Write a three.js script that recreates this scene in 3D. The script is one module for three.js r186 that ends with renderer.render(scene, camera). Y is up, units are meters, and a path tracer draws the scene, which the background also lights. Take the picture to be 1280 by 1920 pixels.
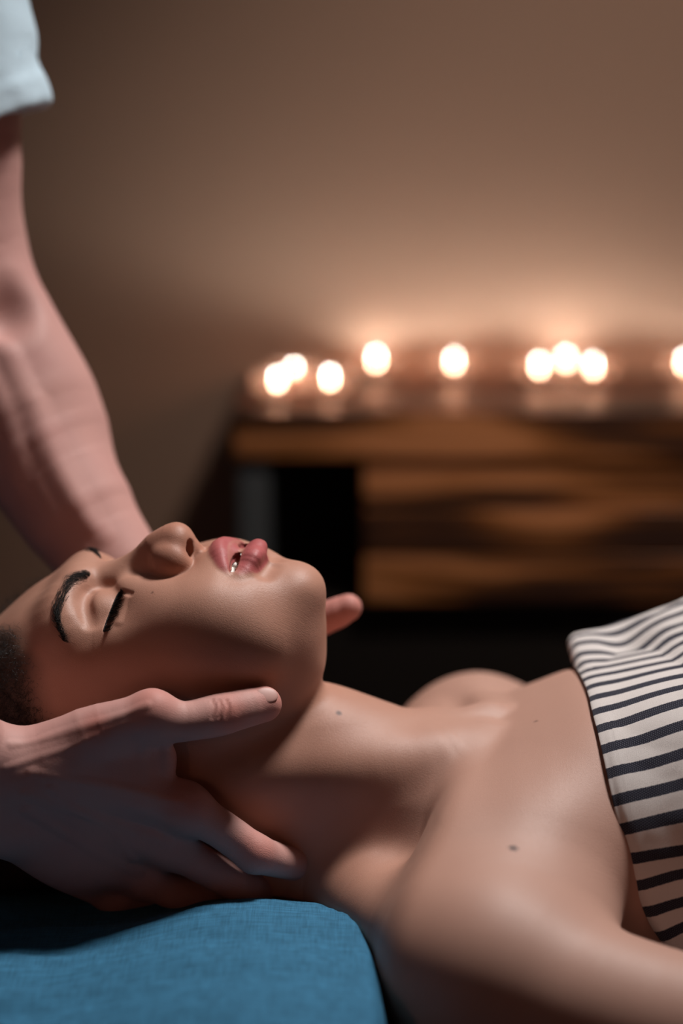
import * as THREE from 'three';
import { mergeGeometries } from 'three/addons/utils/BufferGeometryUtils.js';
import { RoundedBoxGeometry } from 'three/addons/geometries/RoundedBoxGeometry.js';
import { RectAreaLightUniformsLib } from 'three/addons/lights/RectAreaLightUniformsLib.js';

// ---------------------------------------------------------------- camera, light, exposure
const scene = new THREE.Scene();
scene.background = new THREE.Color(0x000000);
const FOCAL = 4480, PITCH = THREE.MathUtils.degToRad(9.8), REACH = 1.4, CENTRE_Y = 0.97;   // focal length in pixels of the 1280 x 1920 frame
const camera = new THREE.PerspectiveCamera(2 * Math.atan(960 / FOCAL) * 180 / Math.PI, 1280 / 1920, 0.05, 30);
camera.position.set(0, CENTRE_Y + REACH * Math.sin(PITCH), REACH * Math.cos(PITCH));
camera.lookAt(0, CENTRE_Y, 0);
camera.focus = 1.352;
camera.userData.fStop = 2.25;
scene.add(camera);

const renderer = new THREE.WebGLRenderer({ antialias: true });
renderer.toneMapping = THREE.LinearToneMapping;
renderer.toneMappingExposure = 1.08;
renderer.shadowMap.enabled = true;
RectAreaLightUniformsLib.init();

const KEY = { at: [0.52, 2.38, -0.24], aim: [-0.02, 0.86, 0.0], color: [1.0, 0.95, 0.92], power: 10, radius: 8, angle: 0.42 };
const WASH = { at: [0.62, 2.38, 0.35], aim: [0.28, 1.0, -1.12], color: [1.0, 0.76, 0.61], power: 3.5, radius: 4, angle: 0.37 };
const FLAME_POWER = 0.006;
function spot(o, name) {
  const l = new THREE.SpotLight(new THREE.Color().setRGB(...o.color), o.power, 0, o.angle, 1, 2);
  l.name = name; l.position.set(...o.at); l.target.position.set(...o.aim); l.castShadow = true; l.shadow.radius = o.radius; l.shadow.mapSize.set(2048, 2048);
  scene.add(l, l.target);
  return l;
}
spot(KEY, 'key_light'); spot(WASH, 'wall_light');

// ---------------------------------------------------------------- helpers
const DEBUG = false;
const hyp = (a, b = 0, c = 0) => Math.sqrt(a * a + b * b + c * c);
const rng = (seed) => () => { seed = (seed + 0x6d2b79f5) | 0; let t = Math.imul(seed ^ (seed >>> 15), 1 | seed); t = (t + Math.imul(t ^ (t >>> 7), 61 | t)) ^ t; return ((t ^ (t >>> 14)) >>> 0) / 4294967296; };
const rand = rng(7);
const cosP = Math.cos(PITCH), sinP = Math.sin(PITCH), camY = camera.position.y, camZ = camera.position.z;
// a point of the photograph at a depth: where the sight line through (u, v) meets the plane z
function A(u, v, z = 0) {
  const a = (u - 640) / FOCAL, b = -(v - 960) / FOCAL;
  const dy = -sinP + b * cosP, dz = -cosP - b * sinP, t = (z - camZ) / dz;
  return [a * t, camY + dy * t, z];
}
const px = (z) => FOCAL / (camZ - z);              // pixels per metre at a depth
const numbers = new Map();
function numbered(name) { const n = numbers.get(name) ?? 0; numbers.set(name, n + 1); return n ? name + '_' + String(n).padStart(3, '0') : name; }
function thing(name, label, category, pos = [0, 0, 0], group) {
  const o = new THREE.Group(); o.name = numbered(name); o.position.set(...pos); o.userData = { label, category };
  if (group) o.userData.group = group;
  scene.add(o); return o;
}
function tag(o, label, category, group) { o.userData.label = label; o.userData.category = category; if (group) o.userData.group = group; return o; }
function mesh(name, geometry, material, parent = scene) {
  const m = new THREE.Mesh(geometry, material); m.name = parent === scene ? numbered(name) : name; m.castShadow = m.receiveShadow = true; parent.add(m); return m;
}
function structure(name, geometry, material, parent = scene) { const m = mesh(name, geometry, material, parent); m.userData.kind = 'structure'; return m; }
const hypn = (g) => Math.sqrt(g.reduce((a, q) => a + q * q, 0));
const lerp = (a, b, t) => a + (b - a) * t, clamp = (x, a, b) => Math.min(b, Math.max(a, x)), smooth = (a, b, x) => { const t = clamp((x - a) / (b - a), 0, 1); return t * t * (3 - 2 * t); };
// value noise
const hash = (x, y, z) => { let h = Math.imul(x, 374761393) ^ Math.imul(y, 668265263) ^ Math.imul(z, 2147483647 - 61); h = Math.imul(h ^ (h >>> 13), 1274126177); return ((h ^ (h >>> 16)) >>> 0) / 4294967296; };
function noise(x, y, z = 0) {
  const i = Math.floor(x), j = Math.floor(y), k = Math.floor(z), s = (t) => t * t * (3 - 2 * t), a = s(x - i), b = s(y - j), c = s(z - k);
  const L = (k2) => lerp(lerp(hash(i, j, k2), hash(i + 1, j, k2), a), lerp(hash(i, j + 1, k2), hash(i + 1, j + 1, k2), a), b);
  return lerp(L(k), L(k + 1), c) * 2 - 1;
}
function tileNoise(x, y, px_, py_, seed) {            // repeats every px_ by py_ cells
  const i = Math.floor(x), j = Math.floor(y), s = (t) => t * t * (3 - 2 * t), a = s(x - i), b = s(y - j), m = (q, n) => ((q % n) + n) % n;
  return lerp(lerp(hash(m(i, px_), m(j, py_), seed), hash(m(i + 1, px_), m(j, py_), seed), a), lerp(hash(m(i, px_), m(j + 1, py_), seed), hash(m(i + 1, px_), m(j + 1, py_), seed), a), b) * 2 - 1;
}
function texture(w, h, fill, srgb = false) {
  const data = new Uint8Array(w * h * 4), c = [0, 0, 0, 255];
  for (let y = 0; y < h; y++) for (let x = 0; x < w; x++) { c[3] = 255; fill(x / w, y / h, c); const o = (y * w + x) * 4; for (let q = 0; q < 4; q++) data[o + q] = clamp(c[q], 0, 255); }
  const t = new THREE.DataTexture(data, w, h); t.wrapS = t.wrapT = THREE.RepeatWrapping; t.magFilter = t.minFilter = THREE.LinearFilter; if (srgb) t.colorSpace = THREE.SRGBColorSpace; t.needsUpdate = true; return t;
}
const rgb = (r, g, b) => new THREE.Color().setRGB(r, g, b);

// ---------------------------------------------------------------- solid fields (negative inside), metres
const smin = (a, b, k) => { const h = Math.max(k - Math.abs(a - b), 0); return Math.min(a, b) - h * h / (4 * k); };
const smax = (a, b, k) => -smin(-a, -b, k);
function spline(points) {                             // monotone-ish cubic through [x, y], sorted by x
  const X = points.map((p) => p[0]), Y = points.map((p) => p[1]), n = X.length, M = new Array(n), D = [];
  for (let i = 0; i < n - 1; i++) D.push((Y[i + 1] - Y[i]) / (X[i + 1] - X[i]));
  for (let i = 0; i < n; i++) M[i] = i === 0 ? D[0] : i === n - 1 ? D[n - 2] : (D[i - 1] * (X[i + 1] - X[i]) + D[i] * (X[i] - X[i - 1])) / (X[i + 1] - X[i - 1]);
  return (x) => {
    if (x <= X[0]) return Y[0] + M[0] * (x - X[0]);
    if (x >= X[n - 1]) return Y[n - 1] + M[n - 1] * (x - X[n - 1]);
    let i = 0; while (x > X[i + 1]) i++;
    const h = X[i + 1] - X[i], t = (x - X[i]) / h, t2 = t * t, t3 = t2 * t;
    return Y[i] * (2 * t3 - 3 * t2 + 1) + M[i] * h * (t3 - 2 * t2 + t) + Y[i + 1] * (-2 * t3 + 3 * t2) + M[i + 1] * h * (t3 - t2);
  };
}
function ball(c, r) { return { c, R: r, f: (x, y, z) => hyp(x - c[0], y - c[1], z - c[2]) - r }; }
function ellipsoid(c, r, turn) {
  const q = turn && new THREE.Matrix3().setFromMatrix4(new THREE.Matrix4().makeRotationFromEuler(new THREE.Euler(...turn))).transpose().elements;
  const mn = Math.min(...r);
  return { c, R: Math.max(...r), f: (x, y, z) => {
    let a = x - c[0], b = y - c[1], d = z - c[2];
    if (q) { const a2 = q[0] * a + q[3] * b + q[6] * d, b2 = q[1] * a + q[4] * b + q[7] * d, d2 = q[2] * a + q[5] * b + q[8] * d; a = a2; b = b2; d = d2; }
    const k0 = hyp(a / r[0], b / r[1], d / r[2]), k1 = hyp(a / (r[0] * r[0]), b / (r[1] * r[1]), d / (r[2] * r[2]));
    return k1 < 1e-9 ? -mn : k0 * (k0 - 1) / k1;
  } };
}
function bone(a, b, ra, rb) {                         // tapered capsule
  const d = [b[0] - a[0], b[1] - a[1], b[2] - a[2]], l2 = d[0] * d[0] + d[1] * d[1] + d[2] * d[2];
  return (x, y, z) => {
    const p0 = x - a[0], p1 = y - a[1], p2 = z - a[2], t = clamp((p0 * d[0] + p1 * d[1] + p2 * d[2]) / l2, 0, 1);
    return hyp(p0 - d[0] * t, p1 - d[1] * t, p2 - d[2] * t) - (ra + (rb - ra) * t);
  };
}
function tube(points, n = 0) {                        // points [x, y, z, r]; n > 0 rounds the bends with a curve of n pieces
  let P = points;
  if (n) {
    const c = new THREE.CatmullRomCurve3(points.map((p) => new THREE.Vector3(...p)), false, 'centripetal'), m = points.length - 1;
    P = [];
    for (let i = 0; i <= n; i++) { const t = i / n, v = c.getPoint(t), s = t * m, j = Math.min(m - 1, Math.floor(s)), e = s - j, w = e * e * (3 - 2 * e); P.push([v.x, v.y, v.z, lerp(points[j][3], points[j + 1][3], w)]); }
  }
  const B = []; for (let i = 0; i < P.length - 1; i++) B.push(bone(P[i], P[i + 1], P[i][3], P[i + 1][3]));
  const lo = [1e9, 1e9, 1e9], hi = [-1e9, -1e9, -1e9]; for (const p of P) for (let q = 0; q < 3; q++) { lo[q] = Math.min(lo[q], p[q] - p[3]); hi[q] = Math.max(hi[q], p[q] + p[3]); }
  const c = [0, 1, 2].map((q) => (lo[q] + hi[q]) / 2);
  return { c, R: hyp(hi[0] - c[0], hi[1] - c[1], hi[2] - c[2]), f: (x, y, z) => { let d = 1e9; for (const g of B) { const e = g(x, y, z); if (e < d) d = e; } return d; } };
}
const pt = (...list) => list.map(([u, v, z, r]) => [...A(u, v, z), r]);     // tube points from photograph pixels and depth
// apply a list of operations [op, shape, k] to a start value; far shapes are passed over by their bounding balls
function compose(start, ops) {
  return (x, y, z) => {
    let d = start(x, y, z);
    for (const [op, s, k] of ops) {
      const far = s.c ? hyp(x - s.c[0], y - s.c[1], z - s.c[2]) - s.R : -1e9;
      if (op === 'add') { if (far > d + k) continue; d = smin(d, s.f(x, y, z), k); }
      else if (op === 'cut') { if (far > -d + k) continue; d = smax(d, -s.f(x, y, z), k); }
      else if (op === 'bump') { if (far > 0) continue; d -= k * s.f(x, y, z); }     // s.f gives a height 0..1
    }
    return d;
  };
}
// soft swelling: a height that falls smoothly from 1 at the centre to 0 at the edge of an ellipsoid
function swell(c, r) { const R = Math.max(...r); return { c, R, f: (x, y, z) => { const q = ((x - c[0]) / r[0]) ** 2 + ((y - c[1]) / r[1]) ** 2 + ((z - c[2]) / r[2]) ** 2; return q >= 1 ? 0 : (1 - q) ** 2; } }; }
// soft swelling along a line
function ridge(points, n) {
  const t = tube(points.map((p) => [p[0], p[1], p[2], 0]), n), r = points[0][3];
  return { c: t.c, R: t.R + r, f: (x, y, z) => { const q = t.f(x, y, z) / r; return q >= 1 ? 0 : (1 - q * q) ** 2; } };
}
// surface of a field on a sparse grid (surface nets), pulled onto the zero level, normals from the field
function surface(field, lo, hi, cell, { uv, color, clip, cut } = {}) {
  const N = [0, 1, 2].map((q) => Math.ceil((hi[q] - lo[q]) / cell)), S = 8, nb = N.map((n) => Math.ceil(n / S));
  const key = (i, j, k) => (i * (N[1] + 2) + j) * (N[2] + 2) + k, ids = new Map(), masks = [], cells = [], pos = [];
  let blocks = 0; const buf = new Float32Array((S + 1) ** 3), reach = cell * S * 0.87;
  for (let bi = 0; bi < nb[0]; bi++) for (let bj = 0; bj < nb[1]; bj++) for (let bk = 0; bk < nb[2]; bk++) {
    const ox = lo[0] + bi * S * cell, oy = lo[1] + bj * S * cell, oz = lo[2] + bk * S * cell, h = S * cell / 2;
    if (Math.abs(field(ox + h, oy + h, oz + h)) > reach * 1.5) continue; else blocks++;
    let neg = 0, p = 0;
    for (let i = 0; i <= S; i++) for (let j = 0; j <= S; j++) for (let k = 0; k <= S; k++) { const d = field(ox + i * cell, oy + j * cell, oz + k * cell); buf[p++] = d; if (d < 0) neg++; }
    if (!neg || neg === p) continue;
    const at = (i, j, k) => buf[(i * (S + 1) + j) * (S + 1) + k];
    for (let i = 0; i < S; i++) for (let j = 0; j < S; j++) for (let k = 0; k < S; k++) {
      let mask = 0; const v = [];
      for (let c = 0; c < 8; c++) { const d = at(i + (c & 1), j + ((c >> 1) & 1), k + (c >> 2)); v.push(d); if (d < 0) mask |= 1 << c; }
      if (!mask || mask === 255) continue;
      let x = 0, y = 0, z = 0, n = 0;
      for (let a = 0; a < 8; a++) for (const e of [1, 2, 4]) {
        const b = a | e; if (a & e || ((mask >> a) & 1) === ((mask >> b) & 1)) continue;
        const t = v[a] / (v[a] - v[b]); n++;
        x += (a & 1) + (e === 1 ? t : 0); y += ((a >> 1) & 1) + (e === 2 ? t : 0); z += (a >> 2) + (e === 4 ? t : 0);
      }
      const I = bi * S + i, J = bj * S + j, K = bk * S + k;
      ids.set(key(I, J, K), cells.length); cells.push([I, J, K]); masks.push(mask);
      pos.push(ox + (i + x / n) * cell, oy + (j + y / n) * cell, oz + (k + z / n) * cell);
    }
  }
  if (DEBUG) console.log('blocks', blocks, 'cells', cells.length);
  const index = [];
  for (let c = 0; c < cells.length; c++) {
    const [i, j, k] = cells[c], m = masks[c], s0 = m & 1;
    const quad = (b, c1, c2, c3) => { if (c1 === undefined || c2 === undefined || c3 === undefined) return; if (b) index.push(c, c1, c2, c, c2, c3); else index.push(c, c2, c1, c, c3, c2); };
    if (s0 !== ((m >> 1) & 1)) quad(s0, ids.get(key(i, j - 1, k)), ids.get(key(i, j - 1, k - 1)), ids.get(key(i, j, k - 1)));
    if (s0 !== ((m >> 2) & 1)) quad(s0, ids.get(key(i, j, k - 1)), ids.get(key(i - 1, j, k - 1)), ids.get(key(i - 1, j, k)));
    if (s0 !== ((m >> 4) & 1)) quad(s0, ids.get(key(i - 1, j, k)), ids.get(key(i - 1, j - 1, k)), ids.get(key(i, j - 1, k)));
  }
  const n = cells.length, P = new Float32Array(pos), Nn = new Float32Array(n * 3), e = Math.min(cell * 0.4, 0.0005);
  for (let q = 0; q < n; q++) {                       // tetrahedral differences: four looks give value and slope
    let x = P[q * 3], y = P[q * 3 + 1], z = P[q * 3 + 2], gx, gy, gz;
    for (let it = 0; it < 2; it++) {
      const a = field(x + e, y - e, z - e), b = field(x - e, y - e, z + e), c = field(x - e, y + e, z - e), d = field(x + e, y + e, z + e);
      gx = (a - b - c + d) / (4 * e); gy = (-a - b + c + d) / (4 * e); gz = (-a + b - c + d) / (4 * e);
      const g2 = gx * gx + gy * gy + gz * gz;
      if (it || g2 < 1e-4) break;
      const t = clamp((a + b + c + d) / 4 / g2, -0.6 * cell, 0.6 * cell);
      x -= gx * t; y -= gy * t; z -= gz * t;
    }
    const l = hyp(gx, gy, gz) || 1;
    P[q * 3] = x; P[q * 3 + 1] = y; P[q * 3 + 2] = z; Nn[q * 3] = gx / l; Nn[q * 3 + 1] = gy / l; Nn[q * 3 + 2] = gz / l;
  }
  let idx = index;
  if (clip) { idx = []; for (let t = 0; t < index.length; t += 3) { let drop = true; for (let s = 0; s < 3; s++) { const q = index[t + s] * 3; if (!clip(P[q], P[q + 1], P[q + 2])) drop = false; } if (!drop) idx.push(index[t], index[t + 1], index[t + 2]); } }
  const g = new THREE.BufferGeometry();
  g.setAttribute('position', new THREE.BufferAttribute(P, 3)); g.setAttribute('normal', new THREE.BufferAttribute(Nn, 3)); g.setIndex(idx);
  const U = new Float32Array(n * 2), C = new Float32Array(n * 3);
  for (let q = 0; q < n; q++) {
    const x = P[q * 3], y = P[q * 3 + 1], z = P[q * 3 + 2];
    if (uv) { const t = uv(x, y, z); U[q * 2] = t[0]; U[q * 2 + 1] = t[1]; }
    if (color) { const t = color(x, y, z, Nn[q * 3], Nn[q * 3 + 1], Nn[q * 3 + 2]); C[q * 3] = t[0]; C[q * 3 + 1] = t[1]; C[q * 3 + 2] = t[2]; } else C.fill(1, q * 3, q * 3 + 3);
  }
  g.setAttribute('uv', new THREE.BufferAttribute(U, 2)); g.setAttribute('color', new THREE.BufferAttribute(C, 3));
  return cut ? trimmed(g, cut[0], cut[1]) : g;
}
// the part of a surface with side * (x - at) > 0, its triangles cut along the plane, so that two grids meet edge to edge
function trimmed(g, at, side) {
  const src = ['position', 'normal', 'uv', 'color'].map((k) => [k, g.attributes[k].itemSize, Array.from(g.attributes[k].array)]), X = src[0][2], I = g.index.array, out = [], made = new Map();
  const d = (i) => side * (X[i * 3] - at), mid = (a, b) => {
    const key = a < b ? a * 4194304 + b : b * 4194304 + a; if (made.has(key)) return made.get(key);
    const t = d(a) / (d(a) - d(b)), n = X.length / 3; for (const [, w, v] of src) for (let q = 0; q < w; q++) v.push(lerp(v[a * w + q], v[b * w + q], t));
    made.set(key, n); return n;
  };
  for (let t = 0; t < I.length; t += 3) {
    const tri = [I[t], I[t + 1], I[t + 2]], poly = [];
    for (let q = 0; q < 3; q++) { const a = tri[q], b = tri[(q + 1) % 3]; if (d(a) >= 0) poly.push(a); if ((d(a) >= 0) !== (d(b) >= 0)) poly.push(mid(a, b)); }
    for (let q = 2; q < poly.length; q++) out.push(poly[0], poly[q - 1], poly[q]);
  }
  const r = new THREE.BufferGeometry(); for (const [k, w, v] of src) r.setAttribute(k, new THREE.BufferAttribute(new Float32Array(v), w)); r.setIndex(out); return r;
}
// where the sight line through a photograph pixel first meets a field, and the field's slope there
function touch(field, u, v, from = 0.3) {
  const a = A(u, v, from), b = A(u, v, from - 1), l = hyp(b[0] - a[0], b[1] - a[1], b[2] - a[2]), d = [0, 1, 2].map((q) => (b[q] - a[q]) / l);
  let t = 0; for (let i = 0; i < 3000; i++) { const f = field(a[0] + d[0] * t, a[1] + d[1] * t, a[2] + d[2] * t); if (f < 1e-5) break; t += Math.max(f * 0.5, 5e-5); if (t > 0.8) throw new Error("no surface at pixel " + u + " " + v); }
  return [a[0] + d[0] * t, a[1] + d[1] * t, a[2] + d[2] * t];
}
function slope(field, p, e = 4e-4) {
  const g = [field(p[0] + e, p[1], p[2]) - field(p[0] - e, p[1], p[2]), field(p[0], p[1] + e, p[2]) - field(p[0], p[1] - e, p[2]), field(p[0], p[1], p[2] + e) - field(p[0], p[1], p[2] - e)], l = hypn(g) || 1;
  return g.map((q) => q / l);
}
// thin tapered hair along points
function strand(points, r, sides = 3) {
  const n = points.length, P = [], I = [], t = new THREE.Vector3(), a = new THREE.Vector3(), b = new THREE.Vector3(), up = new THREE.Vector3(0.31, 0.53, 0.79);
  for (let i = 0; i < n; i++) {
    t.set(...points[Math.min(n - 1, i + 1)]).sub(a.set(...points[Math.max(0, i - 1)])).normalize();
    a.crossVectors(t, up).normalize(); b.crossVectors(t, a);
    const w = r * Math.max(0.12, 1 - (i / (n - 1)) ** 2);
    for (let s = 0; s < sides; s++) { const f = s / sides * Math.PI * 2, c = Math.cos(f) * w, d = Math.sin(f) * w; P.push(points[i][0] + a.x * c + b.x * d, points[i][1] + a.y * c + b.y * d, points[i][2] + a.z * c + b.z * d); }
    if (i) for (let s = 0; s < sides; s++) { const p = (i - 1) * sides + s, q = (i - 1) * sides + (s + 1) % sides; I.push(p, p + sides, q, q, p + sides, q + sides); }
  }
  const g = new THREE.BufferGeometry(); g.setAttribute('position', new THREE.Float32BufferAttribute(P, 3)); g.setIndex(I); g.computeVertexNormals(); return g;
}

// ---------------------------------------------------------------- the room
const FRONT = -0.8, WALL = -1.12;                     // front of the console, face of the back wall
const M = {};
const std = (o) => new THREE.MeshStandardMaterial(o), phy = (o) => new THREE.MeshPhysicalMaterial(o);
const plasterBump = texture(512, 512, (x, y, c) => { const n = tileNoise(x * 24, y * 24, 24, 24, 1) * 0.5 + tileNoise(x * 80, y * 80, 80, 80, 2) * 0.3 + tileNoise(x * 200, y * 200, 200, 200, 3) * 0.2; c[0] = c[1] = c[2] = 128 + 90 * n; });
plasterBump.repeat.set(1, 1);
M.wall = std({ color: rgb(0.40, 0.292, 0.235), roughness: 0.9, bumpMap: plasterBump, bumpScale: 0.0006 });
M.ceiling = std({ color: rgb(0.30, 0.27, 0.24), roughness: 0.95 });
M.floor = std({ color: rgb(0.035, 0.028, 0.024), roughness: 0.55 });
const box = (x0, x1, y0, y1, z0, z1) => { const g = new THREE.BoxGeometry(x1 - x0, y1 - y0, z1 - z0); g.translate((x0 + x1) / 2, (y0 + y1) / 2, (z0 + z1) / 2); return g; };
const rbox = (x0, x1, y0, y1, z0, z1, r, s = 3) => { const g = new RoundedBoxGeometry(x1 - x0, y1 - y0, z1 - z0, s, r); g.translate((x0 + x1) / 2, (y0 + y1) / 2, (z0 + z1) / 2); return g; };
const X0 = -2.1, X1 = 2.6, Z1 = 2.4, TOP = 2.5;
structure('floor', box(X0 - 0.1, X1 + 0.1, -0.1, 0, WALL - 0.1, Z1 + 0.1), M.floor);
structure('ceiling', box(X0 - 0.1, X1 + 0.1, TOP, TOP + 0.1, WALL - 0.1, Z1 + 0.1), M.ceiling);
structure('wall_back', box(X0 - 0.1, X1 + 0.1, 0, TOP, WALL - 0.1, WALL), M.wall);
structure('wall_front', box(X0 - 0.1, X1 + 0.1, 0, TOP, Z1, Z1 + 0.1), M.wall);
structure('wall_left', box(X0 - 0.1, X0, 0, TOP, WALL, Z1), M.wall);
structure('wall_right', box(X1, X1 + 0.1, 0, TOP, WALL, Z1), M.wall);
structure('baseboard_back', box(X0, X1, 0, 0.08, WALL, WALL + 0.014), std({ color: rgb(0.05, 0.035, 0.03), roughness: 0.5 }));

// the two ceiling spots that light the table and the wall
M.lampBody = std({ color: rgb(0.03, 0.03, 0.03), roughness: 0.4, metalness: 0.6 });
M.lampGlow = std({ color: rgb(0.8, 0.8, 0.8), emissive: rgb(1, 0.9, 0.8), emissiveIntensity: 4 });
for (const [L, what] of [[KEY, 'black ceiling spotlight aimed at the massage table'], [WASH, 'black ceiling spotlight aimed at the back wall']]) {
  const t = thing('ceiling_spotlight', what, 'spotlight', [L.at[0], TOP, L.at[2]]);
  const d = new THREE.Vector3(...L.aim).sub(new THREE.Vector3(...L.at)).normalize(), q = new THREE.Quaternion().setFromUnitVectors(new THREE.Vector3(0, -1, 0), d);
  const hang = new THREE.CylinderGeometry(0.012, 0.012, 0.05, 16); hang.translate(0, -0.025, 0); mesh('stem', hang, M.lampBody, t);
  const can = new THREE.LatheGeometry([[0.001, 0.075], [0.05, 0.075], [0.06, 0.065], [0.065, 0.0], [0.07, -0.004], [0.062, -0.004], [0.058, 0.02], [0.055, 0.03], [0.001, 0.03]].map(([a, b]) => new THREE.Vector2(a, b)), 40);
  const c = mesh('housing', can, M.lampBody, t); c.quaternion.copy(q); c.position.set(0, L.at[1] - TOP, 0).addScaledVector(d, -0.03);
  const disc = new THREE.CylinderGeometry(0.053, 0.053, 0.006, 40), b = mesh('lamp', disc, M.lampGlow, t); b.quaternion.copy(q); b.position.copy(c.position).addScaledVector(d, -0.022);
}

{ // dim lamp added out of view behind the camera, for warm fill
  const t = thing('fill_lamp', 'added dim warm fill lamp with a paper shade, unseen behind the camera', 'lamp', [-0.7, 1.45, Z1]);
  mesh('back_plate', rbox(-0.05, 0.05, -0.07, 0.07, -0.02, 0, 0.006), M.lampBody, t);
  const shade = new THREE.CylinderGeometry(0.06, 0.075, 0.16, 32); shade.translate(0, 0, -0.10);
  mesh('lamp_shade', shade, std({ color: rgb(0.8, 0.6, 0.4), emissive: rgb(1, 0.6, 0.35), emissiveIntensity: 0.25, roughness: 0.9 }), t);
  const l = new THREE.PointLight(rgb(1.0, 0.5, 0.36), 0.3, 0, 2); l.name = 'fill_lamp_light'; l.position.set(-0.7, 1.45, Z1 - 0.10); l.castShadow = true; l.shadow.radius = 2; scene.add(l);
}

// ---------------------------------------------------------------- wooden console behind the table
const slabTop = A(640, 774, FRONT)[1], slabLow = A(640, 861, FRONT)[1], boxLow = A(640, 1136, FRONT)[1];
const consoleL = A(438, 830, FRONT)[0], consoleR = 1.35;
function woodTexture(seed, streak) {                   // burnt pine: long dark and orange fibres along u
  return texture(1024, 256, (x, y, c) => {
    const w = tileNoise(x * 5, y * 4, 5, 4, seed) * 0.035 + tileNoise(x * 14, y * 7, 14, 7, seed + 1) * 0.012, yy = y + w;
    const a = tileNoise(x * 6, yy * 9, 6, 9, seed + 2), b = tileNoise(x * 7, yy * 26, 7, 26, seed + 3), f = tileNoise(x * 20, yy * 110, 20, 110, seed + 4), k = tileNoise(x * 9, y * 3, 9, 3, seed + 5);
    let t = clamp(0.5 + streak * a * 0.55 + b * 0.42 + f * 0.2 + k * 0.34, 0, 1); t = t * t * (3 - 2 * t);
    c[0] = lerp(62, 236, t); c[1] = lerp(37, 166, t * (0.82 + 0.18 * t)); c[2] = lerp(26, 112, t * t);
  }, true);
}
const woodMaps = [woodTexture(11, 1.0), woodTexture(37, 1.1), woodTexture(71, 0.9), woodTexture(95, 1.2)];
const wood = (i, coat) => phy({ map: woodMaps[i], roughness: 0.6, clearcoat: coat, clearcoatRoughness: 0.16, bumpMap: woodMaps[i], bumpScale: 0.0006 });
const shadedTop = phy({ map: woodMaps[0], color: rgb(0.30, 0.20, 0.20), roughness: 0.45, specularIntensity: 0.6, bumpMap: woodMaps[0], bumpScale: 0.0006 });      // shade put into the colour of the top face, darker than the front
function along(g, du = 0, dv = 0) {                    // uv in metres: fibres run along x
  const p = g.attributes.position, n = g.attributes.normal, uv = g.attributes.uv;
  for (let i = 0; i < p.count; i++) uv.setXY(i, (p.getX(i) + du) / 0.9, ((Math.abs(n.getY(i)) > 0.7 ? p.getZ(i) : p.getY(i)) + dv) / 0.22);
  return g;
}
M.black = std({ color: rgb(0.012, 0.011, 0.011), roughness: 0.7 });
M.legGrey = std({ color: rgb(0.13, 0.17, 0.20), roughness: 0.6 });
{
  const t = thing('wooden_console', 'long dark burnt-wood console with a thick top along the back wall', 'console table', [consoleL, 0, FRONT]);
  const put = (name, g, m, parent = t) => { g.translate(-consoleL, 0, -FRONT); return mesh(name, g, m, parent); };
  put('top_slab', along(rbox(consoleL, consoleR, slabLow, slabTop, WALL + 0.004, FRONT, 0.0025), 0.2, 0.1), [wood(0, 0.04), wood(0, 0.04), shadedTop, wood(0, 0.04), wood(0, 0.04), wood(0, 0.04)]);
  const L0 = A(447, 900, FRONT - 0.012)[0], L1 = A(506, 900, FRONT - 0.012)[0], P0 = A(681, 950, FRONT - 0.01)[0];
  put('leg', rbox(L0, L1, 0, slabLow, FRONT - 0.07, FRONT - 0.012, 0.003), M.legGrey);
  put('back_panel', box(L1 - 0.02, consoleR - 0.02, 0.06, slabLow, WALL + 0.03, WALL + 0.05), M.black);
  put('base_cabinet', rbox(L1 + 0.002, consoleR - 0.02, 0.02, boxLow - 0.002, WALL + 0.052, FRONT - 0.04, 0.004), M.black);
  const body = put('drawer_box', rbox(P0 + 0.004, consoleR - 0.02, boxLow, slabLow - 0.002, WALL + 0.052, FRONT - 0.032, 0.003), M.black);
  const cuts = [boxLow, A(640, 1046, FRONT)[1], A(640, 957, FRONT)[1], slabLow - 0.003];
  for (let i = 0; i < 3; i++) put('plank', along(rbox(P0, consoleR - 0.02, cuts[i] + 0.0008, cuts[i + 1] - 0.0008, FRONT - 0.032, FRONT - 0.01 + [0, 0.0015, 0.0005][i], 0.003), i * 0.31, i * 0.07), wood(i + 1, 0.2), body);
}
// ---------------------------------------------------------------- the woman on the table
const CUSHION = 0.742, TABLE = 0.684;                  // heights of the cushion's and the table's top
// the head is turned a little towards its right shoulder: its own frame, with z = 0 as the plane of symmetry
const TURN = THREE.MathUtils.degToRad(10.5), cosT = Math.cos(TURN), sinT = Math.sin(TURN), PIVOT = 0.84, YAW = THREE.MathUtils.degToRad(8.5), cosY = Math.cos(YAW), sinY = Math.sin(YAW), XP = -0.08;
function toHead(x, y, z) { const zr = -(y - PIVOT) * sinT + z * cosT, dx = x - XP; return [XP + dx * cosY + zr * sinY, PIVOT + (y - PIVOT) * cosT + z * sinT, -dx * sinY + zr * cosY]; }
function fromHead(x, y, z) { const dx = x - XP, zr = dx * sinY + z * cosY; return [XP + dx * cosY - z * sinY, PIVOT + (y - PIVOT) * cosT - zr * sinT, (y - PIVOT) * sinT + zr * cosT]; }
function AH(u, v, zh = 0) { const p = toHead(...A(u, v, 0.3)), q = toHead(...A(u, v, -0.3)), t = (zh - p[2]) / (q[2] - p[2]); return [0, 1, 2].map((i) => lerp(p[i], q[i], t)); }
const pth = (...list) => list.map(([u, v, z, r]) => [...AH(u, v, z), r]);
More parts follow.
